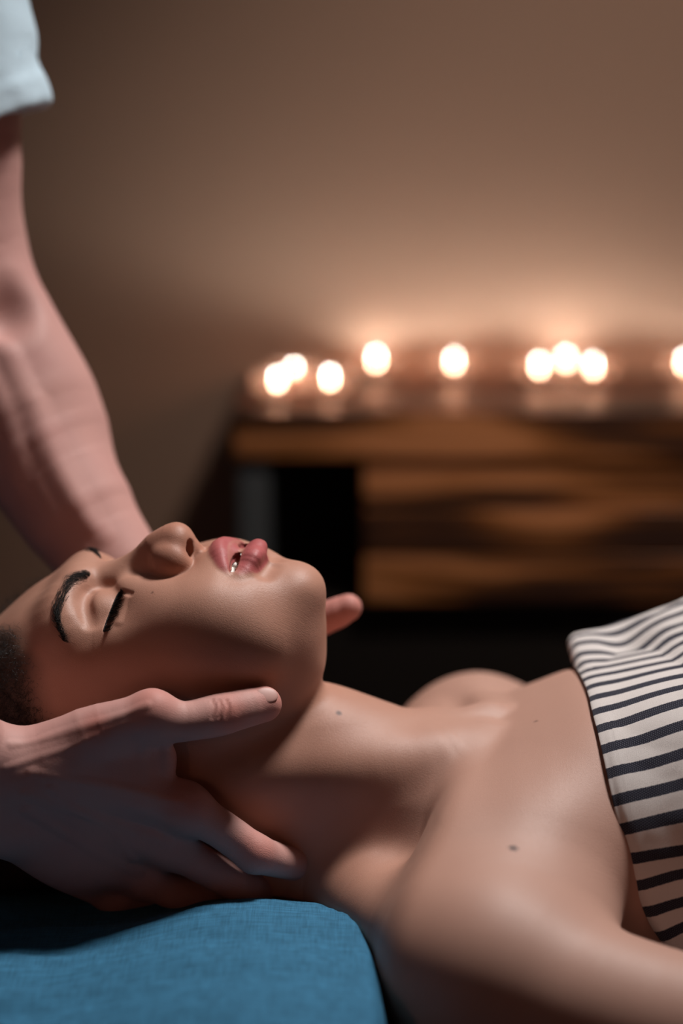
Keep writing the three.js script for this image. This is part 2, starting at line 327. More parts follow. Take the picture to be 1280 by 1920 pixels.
// head: a body lofted along x from its profile (top, bottom) and half width, symmetric about z = 0
function loft(top, bottom, width, n, share = 0.5, at = A) {
  const T = spline(top.map(([u, v]) => at(u, v, 0).slice(0, 2))), B = spline(bottom.map(([u, v]) => at(u, v, 0).slice(0, 2))), W = spline(width.map(([u, w]) => [A(u, 1300, 0)[0], w])), E = typeof n === 'number' ? () => n : spline(n.map(([u, e]) => [A(u, 1300, 0)[0], e]));
  return (x, y, z, zc = 0) => {
    const t = T(x), b = B(x), w = Math.max(0.004, W(x)), c = lerp(b, t, share), h = Math.max(0.004, y > c ? t - c : c - b), a = Math.abs(y - c) / h, d = Math.abs(z - zc) / w;
    const e = E(x);
    return ((a ** e + d ** e) ** (1 / e) - 1) * Math.min((t - b) / 2, w) * 0.9;
  };
}
const headLoft = loft(
  [[-190, 1500], [-150, 1370], [-100, 1272], [-50, 1206], [0, 1157], [40, 1122], [80, 1096], [120, 1078], [155, 1068], [190, 1068], [235, 1079], [265, 1096], [305, 1106], [345, 1087], [378, 1054], [415, 1037], [450, 1043], [485, 1046], [515, 1057], [540, 1068], [565, 1076], [590, 1086], [625, 1104]],
  [[-190, 1510], [-150, 1580], [-100, 1612], [-50, 1624], [0, 1628], [120, 1624], [200, 1612], [270, 1585], [330, 1540], [400, 1460], [450, 1408], [520, 1350], [590, 1310], [625, 1295]],
  [[-190, 0.012], [-150, 0.040], [-100, 0.058], [-50, 0.068], [40, 0.074], [120, 0.0730], [200, 0.0705], [270, 0.0715], [340, 0.0715], [400, 0.0680], [450, 0.0620], [520, 0.0525], [570, 0.045], [625, 0.037]], [[-190, 2.2], [120, 2.5], [235, 2.3], [340, 2.05], [625, 2.0]], 0.46, AH);
const crownX = AH(-158, 1480, 0)[0], headLoftCapped = (x, y, z) => smax(headLoft(Math.max(x, crownX - 0.004), y, z), crownX - x, 0.03);
const chinX = AH(610, 1180, 0)[0];
const head0 = (x, y, z) => { const a = Math.min(0.085, Math.abs(z)), s = 18 * a + 20800 * a ** 3; return smax(headLoftCapped(x, y, z), (x - (chinX - 9 * a * a - 5200 * a ** 4)) / Math.sqrt(1 + s * s), 0.024); };
const world = (f) => (x, y, z) => { const zr = -(y - PIVOT) * sinT + z * cosT, dx = x - XP; return f(XP + dx * cosY + zr * sinY, PIVOT + (y - PIVOT) * cosT + z * sinT, Math.abs(-dx * sinY + zr * cosY)); };
// a point of the head's frame on a field under a photograph pixel, moved out (or in) along the surface's slope
const onto = (f) => (u, v, out = 0) => { const g = world(f), p = touch(g, u, v), n = slope(g, p, 2e-3); return toHead(p[0] + n[0] * out, p[1] + n[1] * out, p[2] + n[2] * out); };
const bare = onto(head0), tubeOn = (o, ...list) => list.map(([u, v, out, r]) => [...o(u, v, out), r]);
const faceOps = [
  ['add', tube([...pth([150, 1088, 0, 0.005]), ...tubeOn(bare, [136, 1094, -0.005, 0.005], [112, 1130, -0.005, 0.006], [116, 1176, -0.0055, 0.0065], [140, 1225, -0.008, 0.007])], 10), 0.02],  // brow
  ['cut', ellipsoid(AH(206, 1110, 0.028), [0.0125, 0.0085, 0.0145]), 0.016],                                                                      // eye socket
  ['add', ellipsoid(AH(408, 1066, 0.0), [0.012, 0.0095, 0.015]), 0.017],                                                                           // muzzle
  ['add', ellipsoid(AH(560, 1100, 0.0), [0.011, 0.0085, 0.013]), 0.018],                                                                           // chin
];
const face0 = compose(head0, faceOps);
const on = onto(face0), ont = (...list) => tubeOn(on, ...list);
const UPPER = [...pth([411, 1028, 0, 0.0054], [411, 1037, 0.0060, 0.0052]), ...ont([417, 1060, -0.0004, 0.0034], [424, 1078, -0.0004, 0.0026], [433, 1091, -0.0006, 0.0014])];
const UPPER_IN = [...pth([434, 1041, 0, 0.0054], [423, 1046, 0.0065, 0.0046]), ...ont([421, 1064, -0.0010, 0.0027], [428, 1080, -0.0006, 0.0018], [433, 1091, -0.0006, 0.0012])];
const LOWER = [...pth([479, 1043, 0, 0.0069], [475, 1049, 0.0075, 0.0066]), ...ont([463, 1067, -0.0006, 0.0051], [449, 1081, -0.0004, 0.0036], [437, 1091, -0.0006, 0.0016])];
const headOps = [
  ['add', ellipsoid(on(262, 1200, -0.008), [0.022, 0.012, 0.012]), 0.020],                                                                         // cheekbone
  ['add', ellipsoid(on(345, 1135, -0.007), [0.022, 0.012, 0.013]), 0.022],
  ['add', ellipsoid(AH(270, 1109, 0.0190), [0.015, 0.0070, 0.009]), 0.018],
  ['add', ellipsoid(on(282, 1112, -0.0065), [0.016, 0.009, 0.009]), 0.012],
  ['add', ellipsoid(on(395, 1215, -0.0125), [0.036, 0.020, 0.0165]), 0.03],                                                                         // cheek
  ['add', ellipsoid(AH(191, 1152, 0.0280), [0.0130, 0.0128, 0.0135]), 0.006],                                                                    // eyeball under the lids
  ['cut', tube(ont([161, 1112, 0.0034, 0.0012], [156, 1136, 0.0036, 0.0012], [163, 1172, 0.0034, 0.0012]), 6), 0.006],                               // crease of the upper lid
  // nose
  ['add', tube(pth([222, 1078, 0, 0.0060], [262, 1046, 0, 0.0060], [298, 1017, 0, 0.0072], [329, 1008, 0, 0.0082]), 10), 0.012],
  ['add', tube(pth([296, 1060, 0.003, 0.0085], [336, 1036, 0.0015, 0.0085]), 0), 0.009],
  ['add', ellipsoid(AH(321, 1058, 0.0128), [0.0113, 0.0108, 0.0082], [0, 0, -0.3]), 0.0032],                                                       // wing
  ['add', tube(pth([308, 1038, 0.007, 0.0070], [326, 1020, 0.0035, 0.0072]), 0), 0.008],                                                             // side of the tip
  ['add', tube(pth([338, 1012, 0, 0.0058], [360, 1026, 0, 0.0036], [380, 1038, 0, 0.003]), 6), 0.004],                                            // columella
  ['cut', tube(pth([353, 1019, 0.0052, 0.0021], [351, 1032, 0.0068, 0.0028], [347, 1046, 0.0086, 0.0023]), 8), 0.0018], ['cut', tube(pth([350, 1033, 0.0070, 0.0028], [326, 1036, 0.0072, 0.0026])), 0.0014],   // nostril
  ['cut', tube(pth([386, 1025, 0, 0.0014], [398, 1018, 0, 0.0010]), 0), 0.005],                                                                    // philtrum
  // mouth: upper lip, lower lip, the gap between
  ['add', tube(UPPER, 14), 0.0030], ['add', tube(UPPER_IN, 14), 0.0030], ['add', tube(LOWER, 14), 0.0050],
  ['cut', tube([...pth([455, 1040, 0, 0.0012], [444, 1048, 0.0070, 0.0026]), ...ont([436, 1068, 0.0010, 0.0022], [433, 1081, 0.0012, 0.0013], [433, 1090, 0.001, 0.0005])], 14), 0.0012],
  ['cut', tube([...pth([446, 1064, 0, 0.0042], [440, 1068, 0.0080, 0.0036]), ...ont([437, 1074, -0.003, 0.0022])], 8), 0.001],
  ['cut', tube(ont([508, 1060, 0.002, 0.002], [496, 1075, 0.0024, 0.002]), 4), 0.008],                                                               // fold under the lip
];
const face1 = compose(face0, headOps), on1 = onto(face1), groove = (r, ...list) => ridge(list.map(([u, v]) => [...on1(u, v), r]), 12);
const face2 = compose(face1, [
  ['bump', groove(0.0026, [228, 1110], [237, 1112], [245, 1114]), -0.0006],                                                 // inner corner of the eye
  ['bump', groove(0.0016, [226, 1112], [219, 1124], [211, 1142], [203, 1162], [196, 1182]), -0.0007],            // closed lids
  ['bump', groove(0.0042, [234, 1124], [229, 1146], [222, 1166]), 0.0007],   // lower lid
]);
const headField = world(face2);
// neck
const neckLoft = loft(
  [[330, 1330], [420, 1306], [520, 1290], [612, 1284], [650, 1294], [690, 1308], [729, 1322], [768, 1335], [813, 1341], [864, 1347], [930, 1366], [1000, 1390]],
  [[330, 1612], [420, 1612], [520, 1612], [612, 1630], [690, 1680], [768, 1715], [864, 1740], [1000, 1750]],
  [[330, 0.050], [420, 0.050], [520, 0.050], [612, 0.0505], [690, 0.0525], [768, 0.056], [864, 0.062], [1000, 0.065]], 2.05, 0.52);
// trunk
const trunkLoft = loft(
  [[780, 1410], [840, 1392], [900, 1376], [960, 1346], [1020, 1316], [1085, 1286], [1160, 1270], [1300, 1244], [1600, 1240], [2200, 1275], [3000, 1290]],
  [[780, 1750], [900, 1790], [1085, 1830], [1300, 1840], [1600, 1830], [2200, 1815], [3000, 1820]],
  [[780, 0.165], [900, 0.155], [1000, 0.138], [1085, 0.124], [1200, 0.120], [1400, 0.122], [1600, 0.118], [2200, 0.14], [3000, 0.15]], 2.35, 0.5);
const collarX = A(882, 1400, 0)[0];
const trunk = (x, y, z) => smax(trunkLoft(x, y, z, -0.012), (collarX - 0.043 * Math.min(1.1, Math.abs(z) / 0.17) ** 1.1 - x) * 0.85, 0.014);
const breasts = [['add', ellipsoid(A(1350, 1395, 0.040), [0.055, 0.030, 0.05]), 0.02], ['add', ellipsoid(A(1350, 1300, -0.085), [0.055, 0.035, 0.05]), 0.02]];   // under the towel
const lower = [['add', ellipsoid([0.66, 0.768, -0.01], [0.15, 0.082, 0.165]), 0.05], ...[-1, 1].map((s) => ['add', tube([[0.72, 0.766, s * 0.088, 0.080], [1.04, 0.748, s * 0.085, 0.056], [1.14, 0.742, s * 0.085, 0.056], [1.33, 0.728, s * 0.08, 0.036], [1.37, 0.728, s * 0.08, 0.036]], 10), 0.03]), ...[-1, 1].map((s) => ['add', tube([[1.37, 0.722, s * 0.08, 0.032], [1.385, 0.80, s * 0.095, 0.028], [1.38, 0.87, s * 0.105, 0.017]], 6), 0.02])];
const trunkCut = (x, y, z) => smax(trunk(x, y, z), x - 0.70, 0.03);
const torsoField = compose(trunkCut, [...breasts, ...lower]);
const lie = (...list) => pt(...list).map(([x, y, z, r]) => [x, Math.max(y, TABLE + r + 0.002), z, r]);          // nothing sinks into the table
const bodyOps = [
  ['add', { f: trunkCut }, 0.010],
  ['add', tube(pt([470, 1600, 0.010, 0.018], [600, 1662, 0.026, 0.020], [705, 1708, 0.072, 0.025], [795, 1765, 0.120, 0.029], [870, 1812, 0.15, 0.034]), 10), 0.034],               // near trapezius
  ['add', tube(pt([470, 1540, -0.03, 0.022], [640, 1540, -0.05, 0.026], [780, 1480, -0.10, 0.028], [880, 1410, -0.15, 0.032]), 10), 0.03],
  ['add', tube(pt([430, 1450, 0.038, 0.010], [560, 1450, 0.037, 0.010], [700, 1440, 0.034, 0.011], [800, 1422, 0.027, 0.0100], [872, 1402, 0.016, 0.006]), 14), 0.016],   // neck muscles
  ['add', tube(pt([430, 1440, -0.046, 0.010], [560, 1420, -0.043, 0.0115], [700, 1390, -0.036, 0.012], [800, 1372, -0.026, 0.009], [880, 1362, -0.014, 0.006]), 14), 0.018],
  ['add', ellipsoid(A(912, 1350, -0.020), [0.009, 0.0075, 0.009]), 0.014],
  ['add', tube(pt([912, 1386, 0.008, 0.0075], [880, 1478, 0.046, 0.0080], [843, 1592, 0.090, 0.0080], [812, 1692, 0.132, 0.0078]), 12), 0.012],      // near collarbone
  ['add', tube(pt([925, 1352, -0.022, 0.007], [915, 1338, -0.06, 0.007], [905, 1326, -0.11, 0.008], [890, 1325, -0.15, 0.010]), 12), 0.013],
  ['add', ellipsoid(A(938, 1835, 0.160), [0.055, 0.048, 0.045]), 0.03],                                                                              // near shoulder
  ['add', ellipsoid(A(978, 1625, 0.088), [0.046, 0.024, 0.044], [0.2, 0, 0.1]), 0.04],                                                                 // chest muscle towards the armpit
  ['add', ellipsoid(A(955, 1755, 0.140), [0.054, 0.030, 0.045], [0.35, 0, 0]), 0.03],                                                                     // flat of the shoulder
  ['add', ellipsoid(A(903, 1400, -0.170), [0.043, 0.043, 0.043]), 0.03],
  ['add', tube(lie([940, 1835, 0.165, 0.047], [1080, 1888, 0.182, 0.0455], [1280, 1982, 0.205, 0.0430], [1600, 2100, 0.235, 0.040]), 10), 0.016],
  ['add', tube([...lie([1600, 2100, 0.235, 0.040]), [0.36, 0.726, 0.25, 0.0385], [0.46, 0.722, 0.245, 0.036], [0.585, 0.708, 0.225, 0.0235], [0.615, 0.707, 0.222, 0.022]], 10), 0.012],                     // forearm, and the hand resting palm down
  ['add', ellipsoid([0.648, 0.7035, 0.220], [0.046, 0.0135, 0.036]), 0.018],
  ...[[0.690, 0.246, 0.755, 0.254], [0.697, 0.228, 0.775, 0.230], [0.695, 0.210, 0.768, 0.208], [0.688, 0.193, 0.748, 0.187], [0.640, 0.190, 0.690, 0.163]].map(([a, b, c, d], i) => ['add', tube([[a - 0.03, 0.704, lerp(b, 0.22, 0.3), 0.0095], [a, 0.705, b, 0.0092], [lerp(a, c, 0.5), 0.703, lerp(b, d, 0.5), 0.0084], [c, 0.6945, d, 0.0070]], 6), 0.006]),
  ['add', tube(lie([893, 1410, -0.172, 0.043], [1100, 1450, -0.195, 0.042], [1400, 1520, -0.215, 0.040]), 8), 0.026],
  ['add', tube([...lie([1400, 1520, -0.215, 0.040]), [0.42, 0.724, -0.235, 0.036], [0.60, 0.707, -0.215, 0.022], [0.70, 0.703, -0.21, 0.015], [0.76, 0.700, -0.21, 0.010]], 8), 0.012],
  ...breasts, ...lower,
];
const neckEnd = A(330, 1400, 0)[0], bodyShape = compose((x, y, z) => smax(smax(neckLoft(clamp(x, neckEnd, 0.16), y, z), neckEnd - x, 0.02), x - 0.14, 0.02), bodyOps);
const skinRidge = (f, r, ...list) => ridge(list.map(([u, v]) => [...touch(f, u, v), r]), 12);      // a soft raised line on the skin under photograph pixels
const bodyField = bodyShape;
function womanField(x, y, z) {
  const h = x < 0.02 ? headField(x, y, z) : 1, b = x > -0.2 ? bodyField(x, y, z) : 1;
  return h < 1 && b < 1 ? smin(h, b, 0.012) : Math.min(h, b);
}
const poreBump = texture(1024, 1024, (x, y, c) => {
  const n = tileNoise(x * 210, y * 210, 210, 210, 5) * 0.6 + tileNoise(x * 120, y * 120, 120, 120, 6) * 0.35 + tileNoise(x * 340, y * 340, 340, 340, 8) * 0.35 + tileNoise(x * 40, y * 40, 40, 40, 9) * 0.12;
  c[0] = c[1] = c[2] = 128 + 80 * n;
});
M.skin = phy({ color: rgb(1, 1, 1), vertexColors: true, roughness: 0.48, specularIntensity: 0.85, ior: 1.42, sheen: 0.15, sheenColor: rgb(1, 0.6, 0.45), sheenRoughness: 0.5, bumpMap: poreBump, bumpScale: 0.00013 });
const mixc = (a, b, t) => [lerp(a[0], b[0], t), lerp(a[1], b[1], t), lerp(a[2], b[2], t)];
const lipTubes = [tube(UPPER, 14), tube(UPPER_IN, 14), tube(LOWER, 14)];
const moles = [[635, 1337, 0.0016], [285, 1111, 0.0008], [962, 1590, 0.0024], [1004, 1352, 0.0008]];
const moleAt = moles.map(([u, v, r]) => [touch(womanField, u, v), r]);
const hairSide = spline([[0.70, -0.10], [0.78, -0.118], [0.82, -0.130], [0.865, -0.163], [0.882, -0.168], [0.898, -0.172], [0.915, -0.180], [0.93, -0.200], [0.96, -0.225]]);
function hairiness(x, y, az) {                          // 1 on the scalp, 0 on the face, in the head's frame
  const line = lerp(-0.224, hairSide(y), smooth(0.006, 0.048, az)) + 0.004 * noise(y * 90, az * 90, 4) + 0.004;
  return smooth(0.010, -0.014, x - line);
}
const SKIN = [0.455, 0.232, 0.165], LIP = [0.42, 0.105, 0.105], SCALP = [0.05, 0.03, 0.022];
function womanColor(x, y, z) {
  const hd = toHead(x, y, z), az = Math.abs(hd[2]), n = noise(x * 60, y * 60, z * 60) * 0.5 + noise(x * 160, y * 160, z * 160) * 0.3;
  let c = SKIN.map((q, i) => q * (1 + n * [0.05, 0.09, 0.10][i]));
  if (x < 0.0) {
    const l = Math.min(lipTubes[0].f(hd[0], hd[1], az), lipTubes[1].f(hd[0], hd[1], az), lipTubes[2].f(hd[0], hd[1], az));
    c = mixc(c, LIP.map((q) => q * (1 + 0.12 * n)), smooth(0.0017, 0.0003, l) );
    c = mixc(c, [0.42, 0.16, 0.10], 0.35 * smooth(0.03, 0.012, hyp(hd[0] - AH(330, 1020)[0], hd[1] - AH(330, 1020)[1], az * 0.8)));   // redder nose
    const h = hairiness(hd[0], hd[1], az); if (h > 0) c = mixc(c, SCALP, h * 0.9);
  } else c = mixc(c, [0.47, 0.28, 0.222], smooth(-0.02, 0.10, x) * 0.8);
  for (const [p, r] of moleAt) if (p) { const d = hyp(x - p[0], y - p[1], z - p[2]); if (d < r * 1.6) c = mixc(c, [0.07, 0.035, 0.03], smooth(r * 1.5, r * 0.6, d) * 0.85); }
  return c;
}
const skinUv = (x, y, z) => [(x + 0.8 * (y + z)) / 0.055, (y - z) / 0.06];
const woman = thing('person', 'woman lying face up with closed eyes and bare shoulders under a striped towel', 'person', [0, 0, 0]);
const SEAM = 0.014, FOOT = 0.262, skinLook = { uv: skinUv, color: womanColor };
const womanParts = [
  surface(womanField, [-0.30, 0.66, -0.14], [SEAM + 0.004, 0.98, 0.15], 0.00115, { ...skinLook, cut: [SEAM, -1] }),
  trimmed(surface(womanField, [SEAM - 0.006, 0.60, -0.26], [FOOT + 0.006, 1.03, 0.29], 0.0018, { ...skinLook, cut: [SEAM, 1] }), FOOT, -1),
  trimmed(surface(womanField, [FOOT - 0.02, 0.62, -0.32], [0.60, 1.0, 0.32], 0.006, { ...skinLook, cut: [FOOT, 1] }), 0.58, -1),
  surface(womanField, [0.56, 0.66, 0.12], [0.80, 0.74, 0.30], 0.0035, { ...skinLook, cut: [0.58, 1], clip: (x, y, z) => z < 0.165 && y > 0.0 }),
  surface(womanField, [0.56, 0.62, -0.32], [1.46, 0.94, 0.24], 0.008, { ...skinLook, cut: [0.58, 1], clip: (x, y, z) => z > 0.172 && x < 0.79 }),
];
mesh('body', mergeGeometries(womanParts), M.skin, woman);
// ---------------------------------------------------------------- hair, brows, lashes, teeth
M.hair = phy({ color: rgb(0.014, 0.010, 0.009), roughness: 0.42, specularIntensity: 0.9 });
M.darkHair = phy({ color: rgb(0.010, 0.007, 0.006), roughness: 0.6, specularIntensity: 0.45 });
const mirrorHead = (p) => { const h = toHead(...p); return fromHead(h[0], h[1], -h[2]); };
const along2 = (pts) => { const c = new THREE.CatmullRomCurve3(pts.map(([u, v, w]) => new THREE.Vector3(u, v, w)), false, 'centripetal'); return (t) => ({ p: c.getPoint(t), d: c.getTangent(t) }); };
function rooted(u, v, cache = {}) { const p = touch(womanField, u, v), n = slope(womanField, p, 1.2e-3); return { p, n }; }
{ // eyebrows: [u, v, half width]
  const arc = along2([[170, 1077, 7], [160, 1079, 12], [146, 1083, 15], [131, 1093, 15], [117, 1116, 14], [108, 1138, 12], [106, 1160, 10], [112, 1182, 7], [122, 1206, 3]]), near = [], far = [];
  for (let i = 0; i < 760; i++) {
    const t = Math.pow(rand(), 0.82) * 0.97, { p, d } = arc(t), q = Math.hypot(d.x, d.y), dx = d.x / q, dy = d.y / q, w = (rand() + rand() + rand() - 1.5) * 0.85 * p.z * (t < 0.12 ? 0.6 + 3.3 * t : 1);
    const u = p.x - dy * w, v = p.y + dx * w;      // across the brow
    const up = 0.75 * (1 - t * 1.6) - w / 22, len = lerp(15, 24, rand()) * (1 - 0.35 * t), a = Math.atan2(dy, dx) + (rand() - 0.5) * 0.6 + up * 0.75;
    let pts = [];
    try { for (let k = 0; k <= 4; k++) { const s = k / 4, g = rooted(u + Math.cos(a - s * 0.35) * len * s, v + Math.sin(a - s * 0.35) * len * s), lift = 0.0002 + 0.0011 * Math.sin(s * 2.4) * (0.5 + 0.7 * rand()); pts.push([0, 1, 2].map((c) => g.p[c] + g.n[c] * lift)); } } catch (e) { continue; }
    const r = lerp(0.00007, 0.00014, rand()) * (1 - 0.03 * Math.abs(w));
    near.push(strand(pts, r)); if (i % 2 === 0) far.push(strand(pts.map(mirrorHead), r * 1.3));
  }
  mesh('eyebrow', mergeGeometries(near), M.darkHair, woman); mesh('eyebrow', mergeGeometries(far), M.darkHair, woman);
}
{ // lashes of the closed upper lid
  const line = along2([[224, 1110, 0], [218, 1120, 0], [211, 1136, 0], [204, 1154, 0], [197, 1174, 0], [194, 1184, 0]]), near = [], far = [], rim = [];
  for (let i = 0; i <= 24; i++) { const g = rooted(line(i / 24).p.x, line(i / 24).p.y); rim.push([0, 1, 2].map((c) => g.p[c] + g.n[c] * 0.0001)); }
  near.push(strand([...rim], 0.00045, 6), strand([...rim].reverse(), 0.00045, 6)); far.push(strand(rim.map(mirrorHead), 0.00045, 6));
  for (let i = 0; i < 260; i++) {
    const t = rand(), { p } = line(t), g = rooted(p.x + (rand() - 0.5) * 3, p.y), h = toHead(...g.p), len = lerp(0.0035, 0.0082, rand()) * (0.8 + 0.4 * t), fan = (t - 0.5) * 1.5 + (rand() - 0.5) * 0.9, pts = [];
    const dir = new THREE.Vector3(1, 0, 0).multiplyScalar(Math.cos(fan * 0.6)).add(new THREE.Vector3(0, -0.25, 0.9).multiplyScalar(Math.sin(fan) * 0.8)).normalize(), nn = new THREE.Vector3(...g.n);
    for (let k = 0; k <= 5; k++) { const s = k / 5, q = new THREE.Vector3(...g.p).addScaledVector(dir, len * (s - 0.35 * s * s)).addScaledVector(nn, len * (0.25 * s + 0.55 * s * s)); pts.push([q.x, q.y, q.z]); }
    near.push(strand(pts, lerp(0.0001, 0.00018, rand()))); if (i % 2) far.push(strand(pts.map(mirrorHead), 0.00014));
  }
  mesh('eyelashes', mergeGeometries(near), M.darkHair, woman); mesh('eyelashes', mergeGeometries(far), M.darkHair, woman);
}
{ // teeth behind the upper lip
  const enamel = phy({ color: rgb(0.82, 0.78, 0.72), roughness: 0.5 });
  for (const s of [1, -1]) for (const [zh, w, dx, dy] of [[0.0042, 0.0042, 0, 0], [0.0118, 0.0036, -0.0005, -0.0018], [0.0180, 0.0036, -0.0010, -0.0052]]) {
    const g = new RoundedBoxGeometry(0.0100, 0.0055, w * 2, 3, 0.0018), c = AH(438, 1052, 0), m = mesh('tooth', g, enamel, woman);
    m.position.set(...fromHead(c[0] + dx - 0.0015, c[1] + dy - 0.0018, s * zh)); m.rotation.set(TURN + s * zh * 26, 0, 0.25);
  }
}
{ // close-cropped curls
  const curl = []; for (let k = 0; k <= 16; k++) { const s = k / 16, a = s * 7.0; curl.push([0.0010 * Math.cos(a) * (0.5 + 0.8 * s) + 0.002 * s * s, 0.0004 + 0.0075 * s, 0.0010 * Math.sin(a) * (0.5 + 0.8 * s)]); }
  const g = strand(curl, 0.00008, 3), roots = [], axisY = 0.845, o = new THREE.Object3D(), up = new THREE.Vector3(0, 1, 0), n = new THREE.Vector3(), q = new THREE.Quaternion();
  const local = face2;
  for (let i = 0; i < 90000 && roots.length < 22000; i++) {
    const x = lerp(-0.29, -0.10, rand()), a = lerp(-Math.PI, Math.PI, rand()), dy = Math.sin(a), dz = Math.cos(a);
    if (dz < -0.3 && rand() < 0.7) continue;
    let lo = 0, hi = 0.13; for (let k = 0; k < 16; k++) { const m = (lo + hi) / 2; if (local(x, axisY + dy * m, Math.abs(dz * m)) < 0) lo = m; else hi = m; }
    if (lo < 0.005) continue;
    const h = hairiness(x, axisY + dy * lo, Math.abs(dz * lo)); if (rand() > h * h * 1.2) continue;
    roots.push([...fromHead(x, axisY + dy * lo, dz * lo), h]);
  }
  const im = new THREE.InstancedMesh(g, M.hair, roots.length); im.name = 'hair'; im.castShadow = im.receiveShadow = true; im.userData.kind = 'stuff';
  roots.forEach(([x, y, z, h], i) => {
    n.set(...slope(womanField, [x, y, z], 2e-3)); n.x += (rand() - 0.5) * 1.0; n.y += (rand() - 0.5) * 1.0; n.z += (rand() - 0.5) * 1.0; n.normalize();
    q.setFromUnitVectors(up, n); o.quaternion.copy(q); o.rotateY(rand() * 6.3); o.position.set(x, y, z); const s = lerp(0.5, 1.25, rand()) * (0.45 + 0.55 * h); o.scale.set(s * 1.2, s, s * 1.2); o.updateMatrix(); im.setMatrixAt(i, o.matrix);
  });
  woman.add(im);
}
// ---------------------------------------------------------------- the massage table and its cushion
const weave = texture(512, 512, (x, y, c) => {
  const i = Math.floor(x * 128), j = Math.floor(y * 128), over = (i + j) % 2 ? 1 : 0, n = tileNoise(x * 128, y * 6, 128, 6, 21) * 0.5 + tileNoise(x * 6, y * 128, 6, 128, 22) * 0.5;
  c[0] = c[1] = c[2] = 118 + 62 * over + 60 * n;
});
const weaveColor = texture(512, 512, (x, y, c) => {
  const n = tileNoise(x * 200, y * 5, 200, 5, 23) * 0.5 + tileNoise(x * 4, y * 160, 4, 160, 24) * 0.7 + tileNoise(x * 12, y * 12, 12, 12, 26) * 0.35, k = 1 + 0.16 * n;
  c[0] = 205 * k; c[1] = 212 * k; c[2] = 214 * k;
}, true);
M.blue = phy({ color: rgb(0.06, 0.225, 0.385), map: weaveColor, roughness: 0.85, specularIntensity: 0.3, sheen: 0.35, sheenColor: rgb(0.3, 0.55, 0.7), sheenRoughness: 0.5, bumpMap: weave, bumpScale: 0.00035 });
M.vinyl = phy({ color: rgb(0.016, 0.02, 0.026), roughness: 0.85, specularIntensity: 0.2 });
M.leg = std({ color: rgb(0.09, 0.05, 0.03), roughness: 0.5 });
{
  const t = thing('massage_table', 'dark padded massage table that the woman lies on', 'massage table', [0.5, 0, 0]);
  const put = (name, g, m) => { g.translate(-0.5, 0, 0); return mesh(name, g, m, t); };
  put('top', rbox(-0.52, 1.45, TABLE - 0.075, TABLE, -0.34, 0.36, 0.03, 5), M.vinyl);
  put('frame', rbox(-0.48, 1.41, TABLE - 0.15, TABLE - 0.076, -0.30, 0.32, 0.008), M.leg);
  for (const [x, z] of [[-0.43, -0.26], [-0.43, 0.28], [1.36, -0.26], [1.36, 0.28]]) put('leg', rbox(x - 0.03, x + 0.03, 0, TABLE - 0.15, z - 0.03, z + 0.03, 0.006), M.leg);
}
{ // cushion: a plan outline, domed towards its rim
  const plan = [[0.0238, 0.257], [0.0234, 0.190], [0.0207, 0.144], [0.0142, 0.109], [0.003, 0.083], [-0.0125, 0.060], [-0.040, 0.020], [-0.06, -0.06], [-0.10, -0.15], [-0.30, -0.17], [-0.46, -0.15], [-0.49, -0.02], [-0.46, 0.14], [-0.30, 0.190], [-0.20, 0.216], [-0.131, 0.252], [-0.06, 0.282], [-0.01, 0.298], [0.015, 0.290]];
  const c = new THREE.CatmullRomCurve3(plan.map(([x, z]) => new THREE.Vector3(x, 0, z)), true), N = 240, ring = c.getSpacedPoints(N).slice(0, N), cx = -0.20, cz = 0.06;
  const P = [], UV = [], I = [], rows = [];
  const prof = [[0, 0]]; for (let i = 1; i <= 40; i++) prof.push([i / 40 * 0.95, 0]);     // share of the way out, drop below the top
  for (let i = 1; i <= 12; i++) { const a = i / 12 * Math.PI; prof.push([0.95 + 0.05 * Math.sin(a), (1 - Math.cos(a)) / 2 * (CUSHION - TABLE)]); }
  prof.forEach(([s, drop], r) => { rows.push(P.length / 3); ring.forEach((p, i) => {
    const x = lerp(cx, p.x, s), z = lerp(cz, p.z, s), folds = drop > 0.001 ? 0 : 0.0018 * noise(x * 18 + z * 6, z * 60 - x * 4, 3) + 0.0008 * noise(x * 70 + z * 30, z * 150, 8);
    const bulge = smooth(-0.17, -0.05, x), puff = Math.max(lerp(0.004, 0.0200, bulge) * smooth(lerp(0.05, 0.015, bulge), lerp(0.14, 0.088, bulge), z), 0.015 * smooth(-0.07, -0.12, z));   // pressed down under the head and the hand
    P.push(x, CUSHION + puff * (1 - drop / (CUSHION - TABLE)) - drop + folds - 0.004 * smooth(0.7, 0.97, s) * (1 - drop / (CUSHION - TABLE)), z); UV.push(x / 0.06, z / 0.06 + drop / 0.06);
  }); });
  for (let r = 0; r + 1 < prof.length; r++) for (let i = 0; i < N; i++) { const a = rows[r] + i, b = rows[r] + (i + 1) % N, d = a + N, e = b + N; I.push(a, b, d, b, e, d); }
  const g = new THREE.BufferGeometry(); g.setAttribute('position', new THREE.Float32BufferAttribute(P, 3)); g.setAttribute('uv', new THREE.Float32BufferAttribute(UV, 2)); g.setIndex(I); g.computeVertexNormals();
  const n = g.attributes.normal; if (n.getY(N * 5) < 0) { g.setIndex(I.map((_, i) => I[i - (i % 3) + 2 - (i % 3)])); g.computeVertexNormals(); }
  tag(mesh('head_cushion', g, M.blue), 'blue woven-cloth cushion under the masseur\'s hand and the woman\'s neck', 'cushion');
}

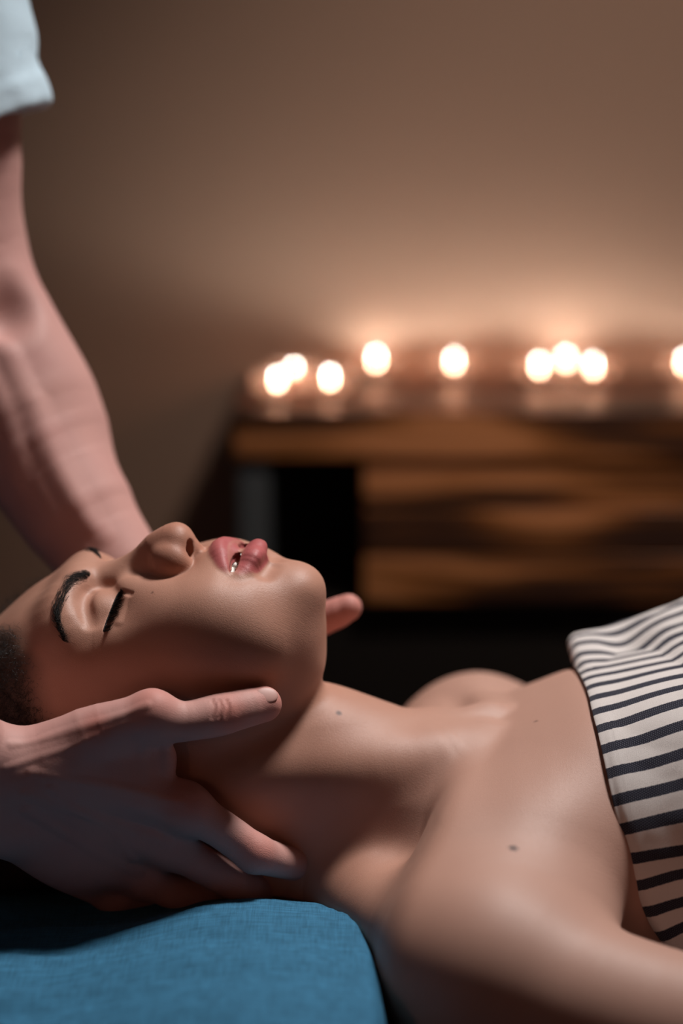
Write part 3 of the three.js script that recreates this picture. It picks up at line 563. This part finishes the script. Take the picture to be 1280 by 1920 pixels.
// ---------------------------------------------------------------- the masseur
const rest = (...list) => pt(...list).map(([x, y, z, r]) => [x, Math.max(y, CUSHION + r - 0.003), z, r]);      // nothing sinks into the cushion
const HAND = [
  ['add', tube(rest([55, 1440, 0.088, 0.0165], [150, 1380, 0.088, 0.0145], [230, 1352, 0.0870, 0.0125], [285, 1341, 0.0855, 0.0121]), 8), 0.018],            // thumb: palm bone
  ['add', ellipsoid(A(285, 1330, 0.0865), [0.0095, 0.0095, 0.0100]), 0.008],
  ['add', tube(rest([285, 1343, 0.0850, 0.0118], [345, 1352, 0.0825, 0.0110], [408, 1341, 0.0775, 0.0120], [455, 1329, 0.0715, 0.0111], [494, 1320, 0.0655, 0.0103]), 12), 0.008],
  ['add', tube(rest([120, 1440, 0.080, 0.015], [230, 1430, 0.074, 0.014], [302, 1426, 0.072, 0.0085]), 6), 0.022],                                              // web of the thumb
  ['add', tube(rest([75, 1450, 0.084, 0.0150], [210, 1480, 0.080, 0.0125], [345, 1512, 0.0730, 0.0125]), 6), 0.014],                                           // index
  ['add', ellipsoid(A(350, 1514, 0.0745), [0.0105, 0.0105, 0.0105]), 0.010],
  ['add', tube(rest([345, 1512, 0.0720, 0.0120], [415, 1555, 0.0715, 0.0110], [478, 1601, 0.0700, 0.0110]), 6), 0.008],
  ['add', tube(rest([478, 1601, 0.0700, 0.0108], [540, 1618, 0.0480, 0.0096], [585, 1624, 0.0200, 0.0086], [606, 1626, -0.002, 0.0078]), 8), 0.004],
  ['add', tube(rest([65, 1490, 0.080, 0.0150], [200, 1540, 0.072, 0.0125], [322, 1588, 0.0620, 0.0125]), 6), 0.014],                                            // middle
  ['add', tube(rest([322, 1588, 0.0610, 0.0118], [380, 1622, 0.060, 0.0108], [436, 1652, 0.0530, 0.0106], [500, 1668, 0.0240, 0.0092], [548, 1676, -0.006, 0.0080]), 10), 0.006],
  ['add', tube(rest([60, 1525, 0.074, 0.0145], [170, 1590, 0.063, 0.0125], [272, 1644, 0.0500, 0.0120]), 6), 0.014],                                            // ring
  ['add', tube(rest([272, 1644, 0.0490, 0.0112], [325, 1672, 0.0460, 0.0102], [380, 1690, 0.0340, 0.0100], [440, 1684, 0.0080, 0.0088], [480, 1672, -0.014, 0.0078]), 10), 0.006],
  ['add', tube(rest([55, 1555, 0.066, 0.0150], [140, 1630, 0.053, 0.0130], [212, 1676, 0.0400, 0.0112]), 6), 0.014],                                            // little
  ['add', tube(rest([212, 1676, 0.0400, 0.0102], [258, 1690, 0.0350, 0.0092], [300, 1694, 0.0250, 0.0090], [350, 1682, 0.0040, 0.0080], [385, 1670, -0.014, 0.0070]), 10), 0.006],
  ['add', ellipsoid(A(120, 1560, 0.062), [0.034, 0.026, 0.016], [0, 0, -0.5]), 0.02],                                                                         // palm
];
const wristR = [A(-8, 1432, 0.091), A(-8, 1536, 0.082)], elbowR = [-0.385, 1.06, 0.235], shoulderR = [-0.315, 1.385, 0.185];
const forearmR = [
  ['add', tube([[...A(60, 1440, 0.086), 0.017], [...wristR[0], 0.0215], [lerp(wristR[0][0], elbowR[0], 0.6), lerp(wristR[0][1], elbowR[1], 0.6) + 0.012, lerp(wristR[0][2], elbowR[2], 0.6), 0.034], [...elbowR, 0.040]], 8), 0.016],
  ['add', tube([[...A(60, 1530, 0.076), 0.018], [...wristR[1], 0.0220], [lerp(wristR[1][0], elbowR[0], 0.6), lerp(wristR[1][1], elbowR[1], 0.6) - 0.006, lerp(wristR[1][2], elbowR[2], 0.6), 0.036], [...elbowR, 0.040]], 8), 0.016],
];
const handShape = compose(() => 1, [...forearmR, ...HAND, ['add', tube([[...shoulderR, 0.055], [-0.345, 1.23, 0.21, 0.048], [...elbowR, 0.042]], 6), 0.03]]);
// tendons, veins and knuckle folds lie on the skin
const rightHand = compose(handShape, [
  ['bump', skinRidge(handShape, 0.0050, [60, 1450], [200, 1474], [335, 1503]), 0.0007],
  ['bump', skinRidge(handShape, 0.0050, [50, 1488], [190, 1535], [315, 1580]), 0.0009],
  ['bump', skinRidge(handShape, 0.0050, [50, 1520], [160, 1585], [262, 1636]), 0.0008],
  ['bump', skinRidge(handShape, 0.0038, [95, 1478], [145, 1520], [205, 1552], [250, 1610]), 0.0008],
  ['bump', skinRidge(handShape, 0.0040, [20, 1395], [100, 1378], [190, 1352], [275, 1322]), 0.0006],
  ['bump', skinRidge(handShape, 0.0034, [10, 1440], [70, 1420], [130, 1402], [180, 1380]), 0.0004],
  ...[0, 1, 2].map((i) => ['bump', skinRidge(handShape, 0.0019, [397 + i * 13, 1312 + i], [402 + i * 13, 1328], [398 + i * 13, 1346]), -0.00045]),
]);
// far arm and hand
const shoulderL = A(-200, -170, -0.19);
const farArm = compose(() => 1, [
  ['add', tube([[...shoulderL, 0.060], ...pt([-110, 200, -0.185, 0.050], [-94, 390, -0.187, 0.0465], [-80, 540, -0.190, 0.0450])], 8), 0.02],
  ['add', tube(pt([-90, 540, -0.195, 0.044], [-40, 664, -0.180, 0.0490], [20, 770, -0.165, 0.0470], [112, 912, -0.145, 0.0395], [200, 1046, -0.125, 0.0325], [272, 1150, -0.112, 0.0275]), 12), 0.03],
  ['add', ellipsoid(A(90, 690, -0.170), [0.018, 0.055, 0.024], [0, 0, 0.5]), 0.03],
  ['bump', ridge(pt([-10, 610, -0.135], [50, 740, -0.122], [90, 850, -0.108], [160, 980, -0.095]).map((p) => [p[0], p[1], p[2], 0.012]), 10), 0.0018],
  ['bump', ridge(pt([70, 760, -0.125], [130, 900, -0.110], [190, 1000, -0.098]).map((p) => [p[0], p[1], p[2], 0.011]), 10), 0.0014],
  ['bump', ridge(pt([-30, 690, -0.130], [20, 800, -0.120], [30, 900, -0.112]).map((p) => [p[0], p[1], p[2], 0.012]), 10), 0.0016],
  ['cut', ellipsoid(A(20, 580, -0.143), [0.016, 0.010, 0.010], [0, 0, 0.9]), 0.02],
  ['add', tube(pt([270, 1150, -0.112, 0.022], [360, 1185, -0.102, 0.0150], [470, 1196, -0.092, 0.0120]), 6), 0.015],
  ['add', tube(pt([470, 1196, -0.092, 0.0115], [540, 1186, -0.085, 0.0108], [588, 1166, -0.080, 0.0108], [630, 1150, -0.076, 0.0098], [653, 1139, -0.074, 0.0085]), 10), 0.006],
  ...[0, 1, 2, 3].map((i) => ['add', tube(pt([285, 1170 + i * 26, -0.114 + i * 0.004, 0.019], [420 - i * 40, 1310 + i * 60, -0.104 + i * 0.008, 0.0125], [505 - i * 45, 1415 + i * 42, -0.092 + i * 0.012, 0.0105], [545 - i * 46, 1480 + i * 30, -0.064 + i * 0.010, 0.0092]), 10), 0.008]),
]);
const hip = [-0.66, 0.93, 0], chest = [-0.46, 1.25, 0], headM = [-0.30, 1.60, 0.0];
const manTrunk = compose(() => 1, [
  ['add', ellipsoid([-0.45, 1.27, 0], [0.125, 0.20, 0.165], [0, 0, -0.5]), 0.08],
  ['add', ellipsoid([-0.58, 1.06, 0], [0.115, 0.16, 0.145], [0, 0, -0.4]), 0.08],
  ['add', ellipsoid([-0.66, 0.92, 0], [0.12, 0.11, 0.155]), 0.06],
  ['add', tube([[...shoulderR, 0.066], [-0.36, 1.40, 0.08, 0.06], [-0.36, 1.40, -0.08, 0.06], [...shoulderL, 0.066]]), 0.05],
]);
const manRest = compose(manTrunk, [
  ['add', tube([[-0.37, 1.40, 0, 0.058], [-0.32, 1.50, 0, 0.054]]), 0.04],
  ['add', ellipsoid([-0.315, 1.605, 0], [0.095, 0.115, 0.075], [0, 0, -0.35]), 0.03], ['add', ellipsoid([-0.265, 1.55, 0], [0.06, 0.07, 0.055], [0, 0, -0.35]), 0.03],
  ['add', tube([[-0.225, 1.615, 0, 0.010], [-0.195, 1.575, 0, 0.013]]), 0.012], ['add', ellipsoid([-0.335, 1.59, 0.075], [0.018, 0.03, 0.008]), 0.006], ['add', ellipsoid([-0.335, 1.59, -0.075], [0.018, 0.03, 0.008]), 0.006],
  ['cut', ellipsoid([-0.218, 1.612, 0.032], [0.012, 0.010, 0.015]), 0.01], ['cut', ellipsoid([-0.218, 1.612, -0.032], [0.012, 0.010, 0.015]), 0.01], ['add', tube([[-0.207, 1.543, -0.02, 0.005], [-0.200, 1.542, 0, 0.007], [-0.207, 1.543, 0.02, 0.005]]), 0.006],
  ...[-1, 1].flatMap((s) => [['add', tube([[-0.66, 0.90, s * 0.085, 0.070], [-0.67, 0.50, s * 0.10, 0.048], [-0.71, 0.30, s * 0.10, 0.044], [-0.72, 0.09, s * 0.10, 0.036]], 8), 0.03], ['add', tube([[-0.74, 0.045, s * 0.10, 0.03], [-0.60, 0.035, s * 0.115, 0.026]]), 0.03]]),
]);
const SKIN_M = [0.54, 0.295, 0.262], RED_M = [0.56, 0.215, 0.175];
const redSpots = [[...A(285, 1322, 0.09), 0.014], [...A(512, 1316, 0.062), 0.018], [...A(350, 1515, 0.085), 0.016], [...A(480, 1600, 0.08), 0.016], [...A(430, 1335, 0.083), 0.012], [...A(640, 1150, -0.07), 0.055], [...A(350, 1430, 0.07), 0.014], [...A(180, 1362, 0.10), 0.010]];
function manColor(x, y, z) {
  const n = noise(x * 45, y * 45, z * 45) * 0.6 + noise(x * 140, y * 140, z * 140) * 0.3; let c = SKIN_M.map((q, i) => q * (1 + n * [0.05, 0.11, 0.10][i])), r = 0;
  for (const s of redSpots) r = Math.max(r, smooth(s[3] * 1.4, 0, hyp(x - s[0], y - s[1], z - s[2])));
  return mixc(c, RED_M, clamp(r * 0.85 + 0.2 * n, 0, 1));
}
M.skinPale = phy({ color: rgb(1, 1, 1), vertexColors: true, roughness: 0.55, specularIntensity: 0.7, ior: 1.42, sheen: 0.12, sheenColor: rgb(1, 0.75, 0.7), sheenRoughness: 0.5, bumpMap: poreBump, bumpScale: 0.00014 });
const man = thing('person', 'masseur in pale blue T-shirt, standing and cradling the woman\'s head in both hands', 'person', [0, 0, 0]);
const manUv = skinUv;
const WRIST = -0.252;
const manParts = [
  surface(rightHand, [WRIST - 0.006, 0.70, -0.03], [0.02, 0.92, 0.16], 0.0015, { uv: manUv, color: manColor, cut: [WRIST, 1] }),
  surface(rightHand, [-0.46, 0.78, 0.03], [WRIST + 0.01, 1.40, 0.32], 0.0045, { uv: manUv, color: manColor, cut: [WRIST, -1] }),
  surface(farArm, [-0.38, 0.70, -0.28], [0.03, 1.36, -0.01], 0.0028, { uv: manUv, color: manColor, clip: (x, y) => y > 1.32 }),
  surface(manRest, [-0.86, -0.01, -0.30], [-0.14, 1.76, 0.34], 0.010, { uv: manUv, color: manColor }),
];
mesh('body', mergeGeometries(manParts), M.skinPale, man);
{ // thumb nail
  const g = new THREE.SphereGeometry(1, 24, 16); g.scale(0.0066, 0.0048, 0.0011);
  const p = A(500, 1303, 0.0718), m = mesh('fingernail', g, phy({ color: rgb(0.55, 0.30, 0.26), roughness: 0.5 }), man); m.position.set(...p); m.rotation.set(-0.75, 0.25, 0.15);
}
// T-shirt
const hemAt = A(96, 186, -0.185), hemN = [-0.42, 0.9, 0.0];
const sleeveL = tube([[...shoulderL, 0.082], ...pt([-172, 10, -0.187, 0.0745], [-112, 195, -0.187, 0.0705], [-84, 320, -0.187, 0.0690])], 6), boreL = tube(pt([-124, 130, -0.187, 0.062], [-90, 330, -0.187, 0.0655]));
const sleeveR = tube([[...shoulderR, 0.082], [-0.345, 1.23, 0.21, 0.072]]);
function shirtField(x, y, z) {
  const folds = 0.0022 * noise(x * 30 + y * 34, y * 12, z * 16) + 0.0012 * noise(x * 60 + y * 60, y * 20, z * 30);
  const hem = (hemAt[0] - x) * hemN[0] * 1 + (hemAt[1] - y) * hemN[1];
  let l = smax(sleeveL.f(x, y, z), hem, 0.006); const band = smooth(0.024, 0.014, -hem) * 0.0014; l = smax(l - band, -boreL.f(x, y, z), 0.004);
  let r = smax(sleeveR.f(x, y, z), 1.25 - y, 0.006), t = manTrunk(x, y, z) - 0.012;
  t = smax(t, 0.90 - y, 0.01); t = smax(t, -(hyp(x + 0.345, y - 1.475, z) - 0.075), 0.008);
  return smin(smin(t, l, 0.03), r, 0.03) + folds;
}
M.shirt = phy({ color: rgb(0.60, 0.76, 0.86), roughness: 0.9, specularIntensity: 0.2, sheen: 0.3, sheenColor: rgb(0.7, 0.85, 0.95), bumpMap: weave, bumpScale: 0.0004 });
const shirtUv = (x, y, z) => [(x + z) / 0.05, y / 0.05];
mesh('tshirt', surface(shirtField, [-0.86, 0.85, -0.32], [-0.10, 1.50, 0.34], 0.0045, { uv: shirtUv }), M.shirt, man);
const trouserField = compose((x, y, z) => smax(ellipsoid([-0.66, 0.92, 0], [0.135, 0.125, 0.17]).f(x, y, z), y - 0.99, 0.01), [-1, 1].map((s) => ['add', tube([[-0.66, 0.88, s * 0.085, 0.096], [-0.67, 0.50, s * 0.10, 0.075], [-0.715, 0.12, s * 0.10, 0.064]], 6), 0.03]));
mesh('trousers', surface(trouserField, [-0.86, 0.02, -0.26], [-0.46, 1.04, 0.26], 0.013, { uv: shirtUv }), std({ color: rgb(0.02, 0.022, 0.03), roughness: 0.9 }), man);
const hairM = (x, y, z) => smax(ellipsoid([-0.325, 1.617, 0], [0.104, 0.122, 0.084], [0, 0, -0.35]).f(x, y, z) + 0.003 * noise(x * 60, y * 60, z * 60), x + 0.245 - (y - 1.66) * 0.4, 0.008);
mesh('hair', surface(hairM, [-0.46, 1.45, -0.12], [-0.18, 1.76, 0.12], 0.007, {}), std({ color: rgb(0.03, 0.02, 0.014), roughness: 0.8 }), man);
for (const s of [-1, 1]) { const g = rbox(-0.78, -0.55, 0, 0.075, s * 0.108 - 0.05, s * 0.108 + 0.05, 0.03, 4); mesh('shoe', g, std({ color: rgb(0.03, 0.03, 0.032), roughness: 0.6 }), man); }
// ---------------------------------------------------------------- striped towel over the woman's chest
const PERIOD = 0.0162;
function stripe(bump) {
  return texture(512, 512, (x, y, c) => {            // four periods along u (24 mm), one period along v
    const t = ((y % 1) + 1) % 1, wob = tileNoise(x * 60, y * 30, 60, 30, 41) * 0.012, dark = smooth(0.575, 0.60, t + wob) * smooth(1.0, 0.975, t + wob);
    const X = x * 28, Y = y * 18, twill = 0.5 + 0.5 * Math.cos((X * 1 + Y * 1) * Math.PI) * Math.cos((X - Y) * Math.PI * 0.5), f = tileNoise(x * 160, y * 120, 160, 120, 42) * 0.5 + tileNoise(x * 320, y * 240, 320, 240, 43) * 0.3;
    if (bump) { c[0] = c[1] = c[2] = 120 + 70 * (dark ? twill : 0.4 + 0.2 * twill) + 45 * f; return; }
    const d = smooth(0.62, 0.95, twill) * 0.75, w = 1 + 0.06 * f;
    c[0] = lerp(226 * w, lerp(42, 138, d) * w, dark); c[1] = lerp(218 * w, lerp(42, 140, d) * w, dark); c[2] = lerp(214 * w, lerp(54, 150, d) * w, dark);
  }, !bump);
}
M.towel = phy({ color: rgb(0.92, 0.92, 0.92), map: stripe(false), bumpMap: stripe(true), bumpScale: 0.0007, roughness: 0.95, specularIntensity: 0.15, sheen: 0.25, sheenColor: rgb(0.9, 0.9, 0.9), side: THREE.DoubleSide });
{
  // the folded edge from the far side, over the chest, down the near side
  const edge = [[1120, 1330, -0.150], [1080, 1240, -0.128], [1064, 1197, -0.098], [1068, 1213, -0.066], [1075, 1238, -0.045], [1084, 1260, -0.022], [1093, 1283, -0.001], [1102, 1306, 0.018], [1110, 1340, 0.036], [1120, 1377, 0.053], [1130, 1420, 0.068], [1141, 1471, 0.082], [1152, 1520, 0.093], [1166, 1575, 0.101], [1179, 1636, 0.107], [1194, 1674, 0.110], [1218, 1734, 0.113], [1255, 1790, 0.113], [1300, 1840, 0.112], [1330, 1900, 0.114], [1345, 1965, 0.118]].map(([u, v, z], i) => { if (i > 2) try { z = Math.max(z, touch(torsoField, u, v)[2] + 0.003); } catch (e) { /* beyond the chest's outline */ } return new THREE.Vector3(...A(u, v, z)); });
  const curve = new THREE.CatmullRomCurve3(edge, false, 'centripetal'), N = 220, K = 190, pts = curve.getSpacedPoints(N), len = curve.getLength(), R = 0.0076;
  const P = [], UV = [], I = [], tx = new THREE.Vector3(), nn = new THREE.Vector3(), run = new THREE.Vector3(), pos = new THREE.Vector3(), straight = new THREE.Vector3(), bend = (s) => 0.06 * (1 - Math.exp(-s / 0.06)), end = 0.98;
  const at0 = len * (N - 0) / N;
  for (let i = 0; i <= N; i++) {
    const t = i / N, p = pts[i]; tx.copy(pts[Math.min(N, i + 1)]).sub(pts[Math.max(0, i - 1)]).normalize();
    run.set(1, 0, 0).addScaledVector(tx, -tx.x).normalize();                // towards the feet, square to the edge
    nn.crossVectors(tx, run).normalize();
    for (let k = 0; k <= K; k++) {
      // s runs from under the fold, round its edge, then along the body
      let along = 0, up = 0, s = k / K;
      if (k < 10) { along = 0.05 * (1 - k / 10) + R; up = -2 * R * 0.92 - 0.004 * (1 - k / 10); } else if (k < 26) { const a = (k - 10) / 16 * Math.PI; along = R - R * Math.sin(a); up = -R - R * Math.cos(a); } else { along = R + ((k - 26) / (K - 26)) ** 1.5 * end; up = 0; }
      const out = smooth(0.004, 0.03, along), ease = along < R + 0.0001 ? 0 : along;
      pos.copy(p).addScaledVector(nn, R * 0.5 + up).addScaledVector(run, bend(along)).add(straight.set(along - bend(along), 0, 0));
      if (k >= 26) {
        const x = pos.x, z = pos.z, top = clamp(nn.y, 0, 1), side = clamp(nn.z, 0, 1);
        // the body swells under the towel; shallow folds run across
        const rise = top * (0.022 * smooth(0.0, 0.09, ease) + 0.012 * smooth(0.05, 0.16, ease)) - top * 0.05 * smooth(0.22, 0.55, ease);
        const dent = -0.0105 * top * Math.exp(-(((ease - 0.034 - 0.10 * (p.z + 0.05)) / 0.014) ** 2)) * smooth(-0.10, -0.04, p.z) * smooth(0.06, 0.015, p.z);
        const fold = 0.0013 * noise(ease * 34 - t * 9, t * 16, 5) * smooth(0.004, 0.03, ease) + 0.0008 * noise(ease * 90, t * 60, 6) * out;
        pos.y += rise; pos.addScaledVector(nn, dent + fold); pos.z += side * 0.012 * smooth(0, 0.15, ease);
        pos.y = Math.max(pos.y, TABLE + 0.006);
      }
      for (let q = 0; q < 4 && k >= 10; q++) { const f = torsoField(pos.x, pos.y, pos.z), need = 0.0012 + 0.0024 * smooth(10, 26, k); if (f < need) pos.addScaledVector(nn, (need - f) * 1.05); }
      P.push(pos.x, pos.y, pos.z);
      UV.push((k < 10 ? -along : k < 26 ? (k - 26) / 16 * R * Math.PI : along - R) / 0.024, t * len / PERIOD + 0.35);
    }
  }
  for (let i = 0; i < N; i++) for (let k = 0; k < K; k++) { const a = i * (K + 1) + k, b = a + K + 1; I.push(a, a + 1, b, b, a + 1, b + 1); }
  const g = new THREE.BufferGeometry(); g.setAttribute('position', new THREE.Float32BufferAttribute(P, 3)); g.setAttribute('uv', new THREE.Float32BufferAttribute(UV, 2)); g.setIndex(I); g.computeVertexNormals();
  tag(mesh('towel', g, M.towel), 'white towel with dark grey stripes laid across the woman\'s chest', 'towel');
}
// ---------------------------------------------------------------- tealights on the console
M.cup = phy({ color: rgb(0.60, 0.46, 0.39), roughness: 0.30, transmission: 0.93, thickness: 0, ior: 1.45, side: THREE.DoubleSide });
M.wax = phy({ color: rgb(0.07, 0.05, 0.04), roughness: 0.15 });
M.wick = std({ color: rgb(0.03, 0.025, 0.02), roughness: 0.9 });
M.flame = std({ color: rgb(0, 0, 0), emissive: rgb(1.0, 0.92, 0.82), emissiveIntensity: 170 });
const lathe = (list, n = 32) => new THREE.LatheGeometry(list.map(([a, b]) => new THREE.Vector2(a, b)), n);
const cupShape = lathe([[0.001, 0.0], [0.0190, 0.0], [0.0205, 0.001], [0.0222, 0.012], [0.0232, 0.024], [0.0236, 0.0245], [0.0226, 0.0248], [0.0216, 0.024], [0.0205, 0.012], [0.0190, 0.0025], [0.001, 0.0022]], 40);
const waxShape = lathe([[0.0005, 0.0026], [0.0184, 0.0026], [0.0192, 0.0085], [0.017, 0.0078], [0.0005, 0.0076]], 32);
const flameShape = lathe([[0.0002, 0], [0.0016, 0.0015], [0.0024, 0.0038], [0.0020, 0.0066], [0.0010, 0.0095], [0.0001, 0.012]], 16), wickShape = new THREE.CylinderGeometry(0.0006, 0.0007, 0.005, 8);
// [flame u, flame v, label]
const CANDLES = [
  [520, 713, 'lit tealight at the very left end of the console, its flame the lowest of all'],
  [551, 696, 'lit tealight in a glass cup just behind the one at the console\'s left end'],
  [619, 709, 'lit tealight third from the console\'s left end, standing near the front edge'],
  [705, 671, 'lit tealight in a glass cup standing alone far back, fourth from the console\'s left end'],
  [851, 678, 'lit tealight in a glass cup standing alone at the middle of the console'],
  [1011, 686, 'lit tealight in a glass cup, leftmost of the close group of three'],
  [1061, 673, 'lit tealight in a glass cup with the highest flame of the close group of three'],
  [1112, 687, 'lit tealight in a glass cup, rightmost of the close group of three'],
  [1284, 680, 'lit tealight in a glass cup cut off by the right edge of the photo'],
];
let tealight;
CANDLES.forEach(([u, v, label], i) => {
  let lo = WALL + 0.03, hi = FRONT - 0.02; for (let k = 0; k < 40; k++) { const m = (lo + hi) / 2; if (A(u, v, m)[1] > slabTop + 0.0185) hi = m; else lo = m; }   // the depth at which the flame stands at its height over the top
  const z = clamp(lo, WALL + 0.035, FRONT - 0.03), p = A(u, v, z), y0 = slabTop;
  if (!tealight) {
    tealight = thing('tealight', label, 'candle', [0, 0, 0], 'lit tealights on the console');
    mesh('glass_cup', cupShape, M.cup, tealight); const w = mesh('wax', waxShape, M.wax, tealight); const k = mesh('wick', wickShape, M.wick, w); k.position.y = 0.010;
    const f = mesh('flame', flameShape, M.flame, tealight); f.position.y = 0.0122; f.castShadow = false;
  }
  const t = i ? tealight.clone() : tealight;
  if (i) { t.name = numbered('tealight'); t.userData = { ...tealight.userData, label }; scene.add(t); }
  t.position.set(p[0], y0 + 0.0005, z);
  const l = new THREE.PointLight(rgb(1.0, 0.58, 0.37), FLAME_POWER, 0, 2); l.name = 'flame_light'; l.position.set(p[0], y0 + 0.0175, z); l.castShadow = true; l.shadow.radius = 0.12; scene.add(l);
});
renderer.render(scene, camera);
